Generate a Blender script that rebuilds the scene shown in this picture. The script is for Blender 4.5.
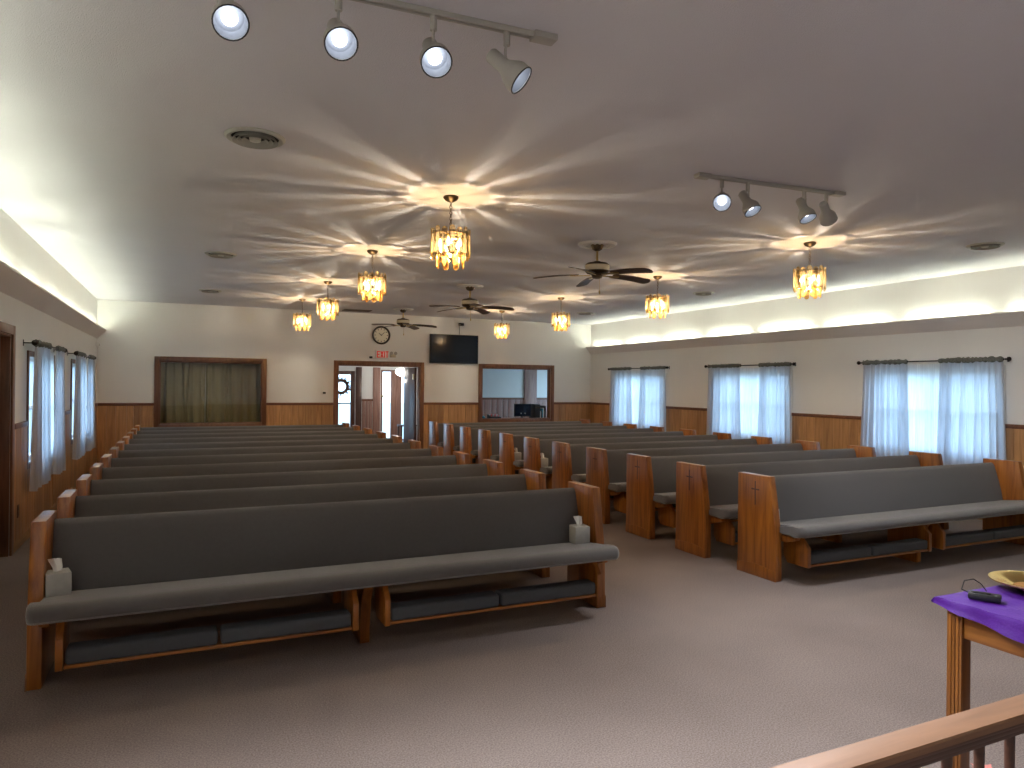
import bpy, bmesh, math, random
from mathutils import Vector, Matrix, Euler
R = math.radians
PI = math.pi
for o in list(bpy.data.objects): bpy.data.objects.remove(o)
scn = bpy.context.scene
COL = scn.collection
rng = random.Random(7)

# ------------------------------------------------------------------ camera
F_PX, YAW, PITCH, ROLL, EYE = 706.38, R(24.925), R(0.016), R(-0.582), 1.6
cam_d = bpy.data.cameras.new('camera'); cam = bpy.data.objects.new('camera', cam_d); COL.objects.link(cam)
cam_d.sensor_width = 36.0; cam_d.lens = F_PX / 1024 * 36; cam_d.clip_start = 0.05
fw = Vector((math.sin(YAW)*math.cos(PITCH), math.cos(YAW)*math.cos(PITCH), math.sin(PITCH)))
r0 = Vector((math.cos(YAW), -math.sin(YAW), 0)); u0 = r0.cross(fw)
rc = r0*math.cos(ROLL) - u0*math.sin(ROLL); uc = r0*math.sin(ROLL) + u0*math.cos(ROLL)
m = Matrix((rc, uc, -fw)).transposed().to_4x4(); m.translation = (0, 0, EYE)
cam.matrix_world = m
scn.camera = cam

# ------------------------------------------------------------------ world / exposure
SKY = 0.9
world = bpy.data.worlds.new('world'); scn.world = world; world.use_nodes = True
bg = world.node_tree.nodes['Background']; bg.inputs[0].default_value = (0.46, 0.72, 1.0, 1); bg.inputs[1].default_value = SKY
scn.view_settings.view_transform = 'Standard'
scn.view_settings.look = 'None'
scn.view_settings.gamma = 1
scn.view_settings.use_curve_mapping = False
scn.view_settings.exposure = 2.84
TUBE_L = 4.0      # cove tube radiance
CHAND_W = 10.5      # watts per chandelier
SPOT_W = 20.0      # watts per track head
try:
    cy = scn.cycles
    cy.use_denoising = True
    cy.max_bounces = 9; cy.diffuse_bounces = 5; cy.glossy_bounces = 3; cy.transmission_bounces = 6; cy.transparent_max_bounces = 10
    cy.sample_clamp_indirect = 6.0; cy.caustics_reflective = False; cy.caustics_refractive = False
except Exception: pass

# ------------------------------------------------------------------ dimensions (metres; camera stands over the origin)
XL, XR, YB, YF, CZ = -1.417, 8.873, 14.618, -4.2, 3.047
WZ = 1.188                 # wainscot top
TH = 0.14                  # wall thickness
WIN_R = [(5.21, 6.93), (8.45, 10.17), (11.72, 13.44)]
WIN_L = [(8.46, 9.92), (11.46, 12.96)]
WIN_Z = (0.76, 1.83)

# daylight portals at the panes (guide sampling only, they add no light)
def portal(loc, rot, sx, sy):
    d = bpy.data.lights.new('window_portal', 'AREA'); d.shape = 'RECTANGLE'; d.size = sx; d.size_y = sy
    o = bpy.data.objects.new('window_portal', d); COL.objects.link(o); o.location = loc; o.rotation_euler = rot
    d.cycles.is_portal = True
for a, b in WIN_R: portal((XR+TH+.03, (a+b)/2, sum(WIN_Z)/2), (0, R(90), 0), WIN_Z[1]-WIN_Z[0], b-a)
for a, b in WIN_L: portal((XL-TH-.03, (a+b)/2, sum(WIN_Z)/2), (0, R(-90), 0), WIN_Z[1]-WIN_Z[0], b-a)

# ------------------------------------------------------------------ materials
def newmat(name):
    mt = bpy.data.materials.new(name); mt.use_nodes = True
    return mt, mt.node_tree.nodes, mt.node_tree.links, mt.node_tree.nodes['Principled BSDF']
def setp(b, **k):
    names = dict(rough='Roughness', metal='Metallic', coat='Coat Weight', coatr='Coat Roughness', spec='Specular IOR Level', sheen='Sheen Weight')
    for a, v in k.items(): b.inputs[names[a]].default_value = v
def plain(name, c, noise=0.06, scale=6.0, bump=0.0, bscale=80.0, **k):
    mt, N, L, b = newmat(name); setp(b, **k)
    tc = N.new('ShaderNodeTexCoord'); nz = N.new('ShaderNodeTexNoise'); nz.inputs['Scale'].default_value = scale; nz.inputs['Detail'].default_value = 4
    L.new(tc.outputs['Object'], nz.inputs['Vector'])
    mx = N.new('ShaderNodeMix'); mx.data_type = 'RGBA'
    mx.inputs[6].default_value = (*[max(0, x*(1-noise)) for x in c], 1); mx.inputs[7].default_value = (*[min(1, x*(1+noise)) for x in c], 1)
    L.new(nz.outputs['Fac'], mx.inputs[0]); L.new(mx.outputs[2], b.inputs['Base Color'])
    if bump:
        n2 = N.new('ShaderNodeTexNoise'); n2.inputs['Scale'].default_value = bscale; n2.inputs['Detail'].default_value = 3
        L.new(tc.outputs['Object'], n2.inputs['Vector'])
        bp = N.new('ShaderNodeBump'); bp.inputs['Strength'].default_value = bump; bp.inputs['Distance'].default_value = 0.01
        L.new(n2.outputs['Fac'], bp.inputs['Height']); L.new(bp.outputs[0], b.inputs['Normal'])
    return mt
def wood(name, dark, light, axis='x', rough=0.35, coat=0.25, scale=1.0):
    mt, N, L, b = newmat(name); setp(b, rough=rough, coat=coat, coatr=0.25)
    tc = N.new('ShaderNodeTexCoord'); mp = N.new('ShaderNodeMapping')
    s = {'x': (1.2, 16, 16), 'y': (16, 1.2, 16), 'z': (16, 16, 1.2)}[axis]
    mp.inputs['Scale'].default_value = [q*scale for q in s]
    oi = N.new('ShaderNodeObjectInfo'); ml = N.new('ShaderNodeMath'); ml.operation = 'MULTIPLY'; ml.inputs[1].default_value = 40
    L.new(oi.outputs['Random'], ml.inputs[0])
    cb = N.new('ShaderNodeCombineXYZ')
    for i in range(3): L.new(ml.outputs[0], cb.inputs[i])
    L.new(cb.outputs[0], mp.inputs['Location'])
    L.new(tc.outputs['Object'], mp.inputs['Vector'])
    nz = N.new('ShaderNodeTexNoise'); nz.inputs['Scale'].default_value = 1.6; nz.inputs['Detail'].default_value = 6; nz.inputs['Distortion'].default_value = 0.8
    L.new(mp.outputs[0], nz.inputs['Vector'])
    cr = N.new('ShaderNodeValToRGB'); cr.color_ramp.elements[0].position = 0.3; cr.color_ramp.elements[1].position = 0.72
    cr.color_ramp.elements[0].color = (*dark, 1); cr.color_ramp.elements[1].color = (*light, 1)
    L.new(nz.outputs['Fac'], cr.inputs[0])
    hs = N.new('ShaderNodeHueSaturation'); mr = N.new('ShaderNodeMapRange'); mr.inputs[3].default_value = 0.82; mr.inputs[4].default_value = 1.15
    L.new(oi.outputs['Random'], mr.inputs[0]); L.new(mr.outputs[0], hs.inputs['Value'])
    L.new(cr.outputs[0], hs.inputs['Color']); L.new(hs.outputs[0], b.inputs['Base Color'])
    bp = N.new('ShaderNodeBump'); bp.inputs['Strength'].default_value = 0.12; bp.inputs['Distance'].default_value = 0.004
    L.new(nz.outputs['Fac'], bp.inputs['Height']); L.new(bp.outputs[0], b.inputs['Normal'])
    return mt
def emit(name, c, s):
    mt, N, L, b = newmat(name); b.inputs['Base Color'].default_value = (*c, 1)
    b.inputs['Emission Color'].default_value = (*c, 1); b.inputs['Emission Strength'].default_value = s
    return mt
def carpet(name, c0, c1):
    mt, N, L, b = newmat(name); setp(b, rough=0.95, spec=0.1)
    tc = N.new('ShaderNodeTexCoord')
    n1 = N.new('ShaderNodeTexNoise'); n1.inputs['Scale'].default_value = 130; n1.inputs['Detail'].default_value = 2
    n2 = N.new('ShaderNodeTexNoise'); n2.inputs['Scale'].default_value = 1.1; n2.inputs['Detail'].default_value = 3
    for n in (n1, n2): L.new(tc.outputs['Object'], n.inputs['Vector'])
    ad = N.new('ShaderNodeMath'); ad.operation = 'MULTIPLY_ADD'; ad.inputs[1].default_value = 0.3
    L.new(n2.outputs['Fac'], ad.inputs[0]); L.new(n1.outputs['Fac'], ad.inputs[2])
    cr = N.new('ShaderNodeValToRGB'); cr.color_ramp.elements[0].position = 0.46; cr.color_ramp.elements[1].position = 0.84
    cr.color_ramp.elements[0].color = (*c0, 1); cr.color_ramp.elements[1].color = (*c1, 1)
    L.new(ad.outputs[0], cr.inputs[0]); L.new(cr.outputs[0], b.inputs['Base Color'])
    bp = N.new('ShaderNodeBump'); bp.inputs['Strength'].default_value = 0.35; bp.inputs['Distance'].default_value = 0.006
    L.new(n1.outputs['Fac'], bp.inputs['Height']); L.new(bp.outputs[0], b.inputs['Normal'])
    return mt
def cloth_sheer(name, c, transp=0.2, transl=0.55):
    mt, N, L, b = newmat(name); out = N['Material Output']; N.remove(b)
    df = N.new('ShaderNodeBsdfDiffuse'); tl = N.new('ShaderNodeBsdfTranslucent'); tr = N.new('ShaderNodeBsdfTransparent')
    tc = N.new('ShaderNodeTexCoord'); mp = N.new('ShaderNodeMapping'); mp.inputs['Scale'].default_value = (60, 60, 3)
    nz = N.new('ShaderNodeTexNoise'); nz.inputs['Scale'].default_value = 1.0; nz.inputs['Detail'].default_value = 3
    L.new(tc.outputs['Object'], mp.inputs['Vector']); L.new(mp.outputs[0], nz.inputs['Vector'])
    cr = N.new('ShaderNodeValToRGB'); cr.color_ramp.elements[0].position = .3; cr.color_ramp.elements[1].position = .7
    cr.color_ramp.elements[0].color = (*[x*.82 for x in c], 1); cr.color_ramp.elements[1].color = (*c, 1)
    L.new(nz.outputs['Fac'], cr.inputs[0])
    L.new(cr.outputs[0], df.inputs[0]); L.new(cr.outputs[0], tl.inputs[0])
    m1 = N.new('ShaderNodeMixShader'); m1.inputs[0].default_value = transl; L.new(df.outputs[0], m1.inputs[1]); L.new(tl.outputs[0], m1.inputs[2])
    m2 = N.new('ShaderNodeMixShader'); m2.inputs[0].default_value = transp; L.new(m1.outputs[0], m2.inputs[1]); L.new(tr.outputs[0], m2.inputs[2])
    L.new(m2.outputs[0], out.inputs[0])
    return mt
def glass(name, c=(1, 1, 1), gloss=0.08, rough=0.02):
    mt, N, L, b = newmat(name); out = N['Material Output']; N.remove(b)
    tr = N.new('ShaderNodeBsdfTransparent'); tr.inputs[0].default_value = (*c, 1)
    gl = N.new('ShaderNodeBsdfGlossy'); gl.inputs['Roughness'].default_value = rough
    mx = N.new('ShaderNodeMixShader'); mx.inputs[0].default_value = gloss
    L.new(tr.outputs[0], mx.inputs[1]); L.new(gl.outputs[0], mx.inputs[2]); L.new(mx.outputs[0], out.inputs[0])
    return mt
def lampglass(name, c):
    mt, N, L, b = newmat(name); out = N['Material Output']; N.remove(b)
    tr = N.new('ShaderNodeBsdfTransparent'); tr.inputs[0].default_value = (*c, 1)
    tl = N.new('ShaderNodeBsdfTranslucent'); tl.inputs[0].default_value = (*[x*x*.6 for x in c], 1)
    gl = N.new('ShaderNodeBsdfGlossy'); gl.inputs['Roughness'].default_value = .12; gl.inputs[0].default_value = (*c, 1)
    m1 = N.new('ShaderNodeMixShader'); m1.inputs[0].default_value = .12; m2 = N.new('ShaderNodeMixShader'); m2.inputs[0].default_value = .12
    L.new(tr.outputs[0], m1.inputs[1]); L.new(tl.outputs[0], m1.inputs[2]); L.new(m1.outputs[0], m2.inputs[1]); L.new(gl.outputs[0], m2.inputs[2]); L.new(m2.outputs[0], out.inputs[0])
    return mt
M = {}
M['wall'] = plain('painted_wall', (0.85, 0.84, 0.81), 0.03, 2.0, 0.08, 160, rough=0.75)
M['ceil'] = plain('textured_ceiling', (0.70, 0.69, 0.72), 0.04, 1.5, 0.5, 220, rough=0.9)
M['valance'] = plain('valance_paint', (0.80, 0.76, 0.73), 0.03, 2.0, rough=0.7)
M['carpet'] = carpet('carpet', (0.17, 0.132, 0.114), (0.31, 0.25, 0.222))
M['plankL'] = wood('panel_wood', (0.37, 0.18, 0.07), (0.58, 0.31, 0.125), 'z', 0.45, 0.1)
M['rail'] = wood('chair_rail_wood', (0.12, 0.04, 0.016), (0.22, 0.085, 0.035), 'x', 0.4, 0.15)
M['casing'] = wood('casing_wood', (0.14, 0.055, 0.025), (0.26, 0.11, 0.05), 'z', 0.4, 0.15)
M['base'] = wood('baseboard_wood', (0.32, 0.17, 0.06), (0.5, 0.28, 0.11), 'y', 0.4, 0.15)
M['oak'] = wood('pew_oak', (0.19, 0.054, 0.006), (0.41, 0.142, 0.019), 'z', 0.3, 0.5)
M['oakx'] = wood('pew_oak_long', (0.21, 0.062, 0.008), (0.44, 0.158, 0.025), 'x', 0.3, 0.4)
M['oakdark'] = plain('pew_inlay', (0.085, 0.028, 0.01), 0.2, 20, rough=0.5)
M['fabric'] = plain('pew_fabric', (0.100, 0.091, 0.086), 0.10, 45, 0.25, 500, rough=0.92, sheen=0.5)
M['fabric2'] = plain('kneeler_fabric', (0.075, 0.08, 0.088), 0.10, 45, 0.2, 500, rough=0.85)
M['curtain'] = cloth_sheer('grey_sheer', (0.68, 0.69, 0.74), 0.03, 0.65)
M['sheer'] = cloth_sheer('white_sheer', (0.90, 0.92, 0.95), 0.04, 0.7)
M['header'] = plain('curtain_header', (0.15, 0.16, 0.14), 0.75, 45, rough=0.9)
M['drape'] = plain('olive_drape', (0.30, 0.265, 0.155), 0.15, 3, 0.1, 200, rough=0.9)
M['iron'] = plain('dark_iron', (0.02, 0.018, 0.016), 0.2, 20, rough=0.45, metal=0.6)
M['glass'] = glass('window_glass', (0.96, 0.98, 1), 0.06)
M['dimglass'] = glass('interior_glass', (0.93, 0.93, 0.9), 0.035)
M['white'] = plain('white_paint', (0.86, 0.86, 0.83), 0.03, 4, rough=0.5)
M['vinyl'] = plain('window_vinyl', (0.78, 0.79, 0.8), 0.02, 4, rough=0.4)
M['brass'] = plain('antique_brass', (0.50, 0.36, 0.14), 0.1, 10, rough=0.28, metal=1.0)
M['darkbrass'] = plain('dark_brass', (0.09, 0.065, 0.04), 0.2, 10, rough=0.35, metal=0.9)
M['cream'] = plain('cream_enamel', (0.62, 0.55, 0.40), 0.05, 10, rough=0.35)
M['blade'] = wood('fan_blade_wood', (0.035, 0.016, 0.01), (0.095, 0.05, 0.035), 'x', 0.4, 0.2)
M['amber'] = lampglass('amber_glass', (0.96, 0.76, 0.46))
M['clear'] = lampglass('clear_glass', (0.64, 0.57, 0.46))
M['dimming'] = lampglass('dimming_dish_glass', (0.60, 0.54, 0.44))  # tint of the added dish that weakens each chandelier's upward light
M['bulb'] = emit('warm_bulb', (1.0, 0.78, 0.45), 4)
M['spotbulb'] = emit('cool_bulb', (0.86, 0.92, 1.0), 1.5)
M['tube'] = emit('fluorescent', (0.94, 1.0, 0.85), TUBE_L)
M['lampshell'] = plain('lamp_shell', (0.42, 0.40, 0.36), 0.05, 8, rough=0.45)
M['reflector'] = plain('lamp_reflector', (0.13, 0.14, 0.165), 0.03, 8, rough=0.5)
M['vent'] = plain('vent_metal', (0.52, 0.51, 0.44), 0.06, 10, rough=0.5)
M['louver'] = plain('louver_metal_shaded', (0.30, 0.29, 0.25), 0.06, 10, rough=0.5)  # vent metal darkened: shade between the louvers is put into the colour
M['grille'] = plain('grille_brown', (0.13, 0.115, 0.10), 0.1, 6, rough=0.6)
M['dark'] = plain('dark_void', (0.012, 0.011, 0.01), 0.1, 4, rough=0.8)
M['black'] = plain('black_plastic', (0.014, 0.014, 0.015), 0.1, 8, rough=0.35)
M['screen'] = plain('tv_screen', (0.004, 0.008, 0.022), 0.1, 3, rough=0.15, spec=0.15)
M['clockface'] = plain('clock_face', (0.85, 0.80, 0.66), 0.05, 8, rough=0.4)
M['clockrim'] = plain('clock_rim', (0.03, 0.02, 0.014), 0.1, 8, rough=0.35)
M['red'] = emit('exit_red', (0.80, 0.03, 0.02), 0.06)
M['tissue'] = plain('tissue_paper', (0.82, 0.82, 0.78), 0.03, 12, rough=0.9)
M['tbox'] = plain('tissue_box', (0.42, 0.41, 0.37), 0.15, 30, rough=0.6)
M['purple'] = plain('purple_cloth', (0.075, 0.005, 0.23), 0.15, 9, 0.2, 90, rough=0.6)
M['gold'] = plain('polished_gold', (1.0, 0.70, 0.24), 0.05, 8, rough=0.24, metal=1.0)
M['felt'] = plain('plate_felt', (0.30, 0.13, 0.02), 0.3, 40, rough=0.9)
M['tablewood'] = wood('table_oak', (0.16, 0.05, 0.008), (0.34, 0.128, 0.024), 'z', 0.35, 0.3)
M['tablewoody'] = wood('table_oak_long', (0.16, 0.05, 0.008), (0.34, 0.128, 0.024), 'y', 0.35, 0.3)
M['railcap'] = wood('rail_cap_wood', (0.175, 0.08, 0.036), (0.27, 0.13, 0.062), 'x', 0.5, 0.1)
M['raildark'] = wood('rail_dark_wood', (0.05, 0.018, 0.01), (0.11, 0.042, 0.022), 'x', 0.35, 0.3)
M['doorbrown'] = wood('door_wood', (0.055, 0.02, 0.014), (0.11, 0.045, 0.03), 'z', 0.4, 0.15)
M['doorred'] = wood('door_mahogany', (0.10, 0.028, 0.014), (0.19, 0.06, 0.028), 'z', 0.4, 0.2)
M['pinkwood'] = wood('foyer_wood', (0.22, 0.11, 0.085), (0.36, 0.2, 0.15), 'z', 0.5, 0.1)
M['grass'] = plain('pale_gravel', (0.42, 0.43, 0.38), 0.15, 2, rough=0.95)
M['twig'] = plain('twig', (0.12, 0.06, 0.035), 0.3, 30, rough=0.9)
M['leaf'] = plain('leaf_green', (0.05, 0.14, 0.03), 0.25, 20, rough=0.55)
M['petal'] = plain('petal_pink', (0.62, 0.2, 0.16), 0.2, 20, rough=0.6)
M['terracotta'] = plain('terracotta', (0.35, 0.13, 0.06), 0.15, 12, rough=0.8)
M['teal'] = plain('teal_plastic', (0.03, 0.25, 0.36), 0.1, 10, rough=0.4)
M['lampwhite'] = emit('opal_glass', (1.0, 0.95, 0.88), 1.2)
M['paper'] = plain('paper', (0.75, 0.76, 0.76), 0.03, 10, rough=0.8)

# ------------------------------------------------------------------ mesh helpers
class MB:
    def __init__(s): s.v = []; s.f = []
    def add(s, vs, fs):
        n = len(s.v); s.v += [tuple(v) for v in vs]; s.f += [tuple(i+n for i in f) for f in fs]; return s
    def box(s, x0, x1, y0, y1, z0, z1):
        return s.add([(x0,y0,z0),(x1,y0,z0),(x1,y1,z0),(x0,y1,z0),(x0,y0,z1),(x1,y0,z1),(x1,y1,z1),(x0,y1,z1)],
                     [(0,3,2,1),(4,5,6,7),(0,1,5,4),(1,2,6,5),(2,3,7,6),(3,0,4,7)])
    def prism(s, poly, axis, a, b):
        # poly: list of 2-D points in the two remaining axes (in x,y,z order)
        def P(p, t): return {'x': (t, p[0], p[1]), 'y': (p[0], t, p[1]), 'z': (p[0], p[1], t)}[axis]
        n = len(poly); vs = [P(p, a) for p in poly] + [P(p, b) for p in poly]
        return s.add(vs, [tuple(range(n))[::-1], tuple(range(n, 2*n))] + [(i, (i+1) % n, n+(i+1) % n, n+i) for i in range(n)])
    def loft(s, rings, cap=True):
        n = len(rings[0]); vs = [p for r in rings for p in r]; fs = []
        for k in range(len(rings)-1):
            for i in range(n): fs.append((k*n+i, k*n+(i+1) % n, (k+1)*n+(i+1) % n, (k+1)*n+i))
        if cap: fs += [tuple(range(n))[::-1], tuple(range((len(rings)-1)*n, len(rings)*n))]
        return s.add(vs, fs)
    def lathe(s, prof, seg=16, mat=None, cap=True):
        rings = [[(r*math.cos(2*PI*i/seg), r*math.sin(2*PI*i/seg), z) for i in range(seg)] for r, z in prof]
        if mat is not None: rings = [[tuple(mat @ Vector(p)) for p in r] for r in rings]
        return s.loft(rings, cap)
    def tube(s, pts, r, seg=6):
        pts = [Vector(p) for p in pts]; rings = []
        for i, p in enumerate(pts):
            t = (pts[min(i+1, len(pts)-1)] - pts[max(i-1, 0)]).normalized()
            a = t.cross(Vector((0, 0, 1)) if abs(t.z) < .9 else Vector((1, 0, 0))).normalized(); b = t.cross(a)
            rr = r[i] if isinstance(r, (list, tuple)) else r
            rings.append([tuple(p + a*rr*math.cos(2*PI*k/seg) + b*rr*math.sin(2*PI*k/seg)) for k in range(seg)])
        return s.loft(rings)
    def sheet(s, fn, nu, nv):
        vs = [fn(i/nu, j/nv) for j in range(nv+1) for i in range(nu+1)]
        return s.add(vs, [(j*(nu+1)+i, j*(nu+1)+i+1, (j+1)*(nu+1)+i+1, (j+1)*(nu+1)+i) for j in range(nv) for i in range(nu)])
    def torus(s, R_, r, nu=24, nv=8, mat=None):
        vs = []
        for i in range(nu):
            a = 2*PI*i/nu
            for j in range(nv):
                b = 2*PI*j/nv; p = Vector(((R_+r*math.cos(b))*math.cos(a), (R_+r*math.cos(b))*math.sin(a), r*math.sin(b)))
                vs.append(tuple(mat @ p) if mat is not None else tuple(p))
        return s.add(vs, [(i*nv+j, ((i+1) % nu)*nv+j, ((i+1) % nu)*nv+(j+1) % nv, i*nv+(j+1) % nv) for i in range(nu) for j in range(nv)])
    def mesh(s, name, mat, bevel=0, smooth=True, segs=2):
        bm = bmesh.new(); vv = [bm.verts.new(v) for v in s.v]
        for f in s.f:
            try: bm.faces.new([vv[i] for i in f])
            except ValueError: pass
        bmesh.ops.recalc_face_normals(bm, faces=bm.faces)
        if bevel:
            es = [e for e in bm.edges if len(e.link_faces) == 2 and e.calc_face_angle(0) > R(30)]
            bmesh.ops.bevel(bm, geom=es, offset=bevel, segments=segs, profile=.5, affect='EDGES', clamp_overlap=True)
        me = bpy.data.meshes.new(name); bm.to_mesh(me); bm.free(); me.materials.append(M[mat] if isinstance(mat, str) else mat)
        if smooth: me.shade_smooth(); me.set_sharp_from_angle(angle=R(35))
        return me
    def build(s, name, mat, parent=None, loc=(0, 0, 0), rot=(0, 0, 0), **k):
        return inst(name, s.mesh(name, mat, **k), parent, loc, rot)
def inst(name, me, parent=None, loc=(0, 0, 0), rot=(0, 0, 0), scale=None):
    o = bpy.data.objects.new(name, me); COL.objects.link(o); o.parent = parent; o.location = loc; o.rotation_euler = rot
    if scale: o.scale = scale
    return o
def tag(o, label, cat, group=None):
    o['label'] = label; o['category'] = cat
    if group: o['group'] = group
    return o
def thing(name, label, cat, loc=(0, 0, 0), rz=0, group=None):
    o = bpy.data.objects.new(name, None); COL.objects.link(o); o.location = loc; o.rotation_euler = (0, 0, rz); o.empty_display_size = .1
    return tag(o, label, cat, group)
def struct(o, label=None):
    o['kind'] = 'structure'
    if label: o['label'] = label
    return o
def dup(root, parent=None):
    c = root.copy(); COL.objects.link(c); c.parent = parent
    for ch in list(root.children): dup(ch, c)
    return c
def holes_boxes(mb, u0_, u1_, z0, z1, holes, put):
    us = sorted({u0_, u1_, *[h[0] for h in holes], *[h[1] for h in holes]}); zs = sorted({z0, z1, *[h[2] for h in holes], *[h[3] for h in holes]})
    for i in range(len(us)-1):
        j = 0
        while j < len(zs)-1:
            cu = (us[i]+us[i+1])/2
            def solid(k):
                cz = (zs[k]+zs[k+1])/2
                return not any(h[0] < cu < h[1] and h[2] < cz < h[3] for h in holes)
            if not solid(j): j += 1; continue
            k = j
            while k+1 < len(zs)-1 and solid(k+1): k += 1
            put(us[i], us[i+1], zs[j], zs[k+1]); j = k+1

# ------------------------------------------------------------------ the room
struct(MB().box(XL-TH, XR+TH, YF-TH, YB+TH, -.12, 0).build('floor', 'carpet', smooth=False), 'grey-brown speckled carpet floor')
struct(MB().box(XL-TH, XR+TH, YF-TH, YB+TH, CZ, CZ+.12).build('ceiling', 'ceil', smooth=False), 'textured off-white ceiling')
LDOOR = (6.78, 7.69, 0.0, 2.0)
BW = (-0.41, 1.39, 0.79, 1.965)      # curtained window in the back wall
BD = (2.86, 4.61, 0.0, 1.965)        # doorway in the back wall
BP = (6.05, 7.79, 0.80, 1.965)       # pass-through window
hl = [LDOOR] + [(a, b, *WIN_Z) for a, b in WIN_L]
hr = [(a, b, *WIN_Z) for a, b in WIN_R]
mb = MB(); holes_boxes(mb, YF-TH, YB+TH, 0, CZ, hl, lambda a, b, c, d: mb.box(XL-TH, XL, a, b, c, d)); wall_left = struct(mb.build('wall_left', 'wall', smooth=False))
mb = MB(); holes_boxes(mb, YF-TH, YB+TH, 0, CZ, hr, lambda a, b, c, d: mb.box(XR, XR+TH, a, b, c, d)); wall_right = struct(mb.build('wall_right', 'wall', smooth=False))
mb = MB(); holes_boxes(mb, XL, XR, 0, CZ, [BW, BD, BP], lambda a, b, c, d: mb.box(a, b, YB, YB+TH, c, d)); wall_back = struct(mb.build('wall_back', 'wall', smooth=False))
struct(MB().box(XL, XR, YF-TH, YF, 0, CZ).build('wall_front', 'wall', smooth=False))
struct(MB().box(-40, 50, -30, 60, -.35, -.13).build('ground', 'grass', smooth=False), 'pale gravel ground outside the windows')

# wainscot planks: each board an object, cut around the openings
plank_meshes = {}
def plank_run(wall, axis, fixed, sgn, u0_, u1_, holes, wmin=.11, wmax=.2):
    u = u0_
    while u < u1_ - .005:
        w = rng.choice([.115, .145, .145, .175, .2]); e = min(u+w, u1_)
        for h in holes:
            if u < h[0] < e: e = h[0]
        segs = [(.09, WZ-.05)]
        mid = (u+e)/2
        for h in holes:
            if h[0] <= mid <= h[1]: segs = [(a, b) for a, b in ((.09, h[2]), (h[3], WZ-.05)) if b-a > .03]
        if any(h[0] < mid < h[1] for h in holes):
            for h in holes:
                if h[0] < mid < h[1] and e > h[1]: e = h[1]
        for a, b in segs:
            key = (round(e-u, 3), round(b-a, 3))
            if key not in plank_meshes:
                g = .0006; q = MB(); W2 = (e-u)/2-g
                q.prism([(-W2, 0), (W2, 0), (W2, .008), (W2-.006, .013), (-W2+.006, .013), (-W2, .008)], 'z', 0, b-a)
                plank_meshes[key] = q.mesh('plank', 'plankL', smooth=False)
            if axis == 'x': inst('plank', plank_meshes[key], wall, (mid, fixed, a), (0, 0, PI))
            else: inst('plank', plank_meshes[key], wall, (fixed, mid, a), (0, 0, R(90) if sgn < 0 else R(-90)))
        u = e
def rails(wall, axis, fixed, sgn, spans):
    for a, b in spans:
        for nm, d, z0, z1, mat in (('chair_rail', .024, WZ-.05, WZ, 'rail'), ('baseboard', .018, 0, .09, 'base')):
            q = MB()
            if axis == 'x': q.box(a, b, fixed-d, fixed, z0, z1)
            else: q.box(min(fixed, fixed+sgn*d), max(fixed, fixed+sgn*d), a, b, z0, z1)
            o = q.build(nm, mat, wall, bevel=.005)
CS = .085   # casing width
def grow(h): return (h[0]-CS, h[1]+CS, (h[2]-CS if h[2] > 0 else -1), h[3]+CS)
plank_run(wall_back, 'x', YB, -1, XL+.014, XR-.014, [grow(h) for h in (BW, BD, BP)])
plank_run(wall_left, 'y', XL, +1, 1.4, YB, [grow(LDOOR)] + [(a-.06, b+.06, WIN_Z[0]-.06, 3) for a, b in WIN_L])
plank_run(wall_right, 'y', XR, -1, 1.4, YB, [(a-.06, b+.06, WIN_Z[0]-.06, 3) for a, b in WIN_R])
rails(wall_back, 'x', YB, -1, [(XL, BW[0]-CS), (BW[1]+CS, BD[0]-CS), (BD[1]+CS, BP[0]-CS), (BP[1]+CS, XR)])
def spans(lo, hi, cuts):
    r = []; u = lo
    for a, b in sorted(cuts): r.append((u, a)); u = b
    return r + [(u, hi)]
def side_rails(wall, fixed, sgn, wins, door):
    cuts = [(a-.06, b+.06) for a, b in wins] + ([(door[0]-CS, door[1]+CS)] if door else [])
    for a, b in spans(1.4, YB-.025, cuts):
        MB().box(min(fixed, fixed+sgn*.024), max(fixed, fixed+sgn*.024), a, b, WZ-.05, WZ).build('chair_rail', 'rail', wall, bevel=.005)
    for a, b in spans(1.4, YB-.02, [(door[0]-CS, door[1]+CS)] if door else []):
        MB().box(min(fixed, fixed+sgn*.018), max(fixed, fixed+sgn*.018), a, b, 0, .09).build('baseboard', 'base', wall, bevel=.005)
side_rails(wall_left, XL, 1, WIN_L, LDOOR); side_rails(wall_right, XR, -1, WIN_R, None)

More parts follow.
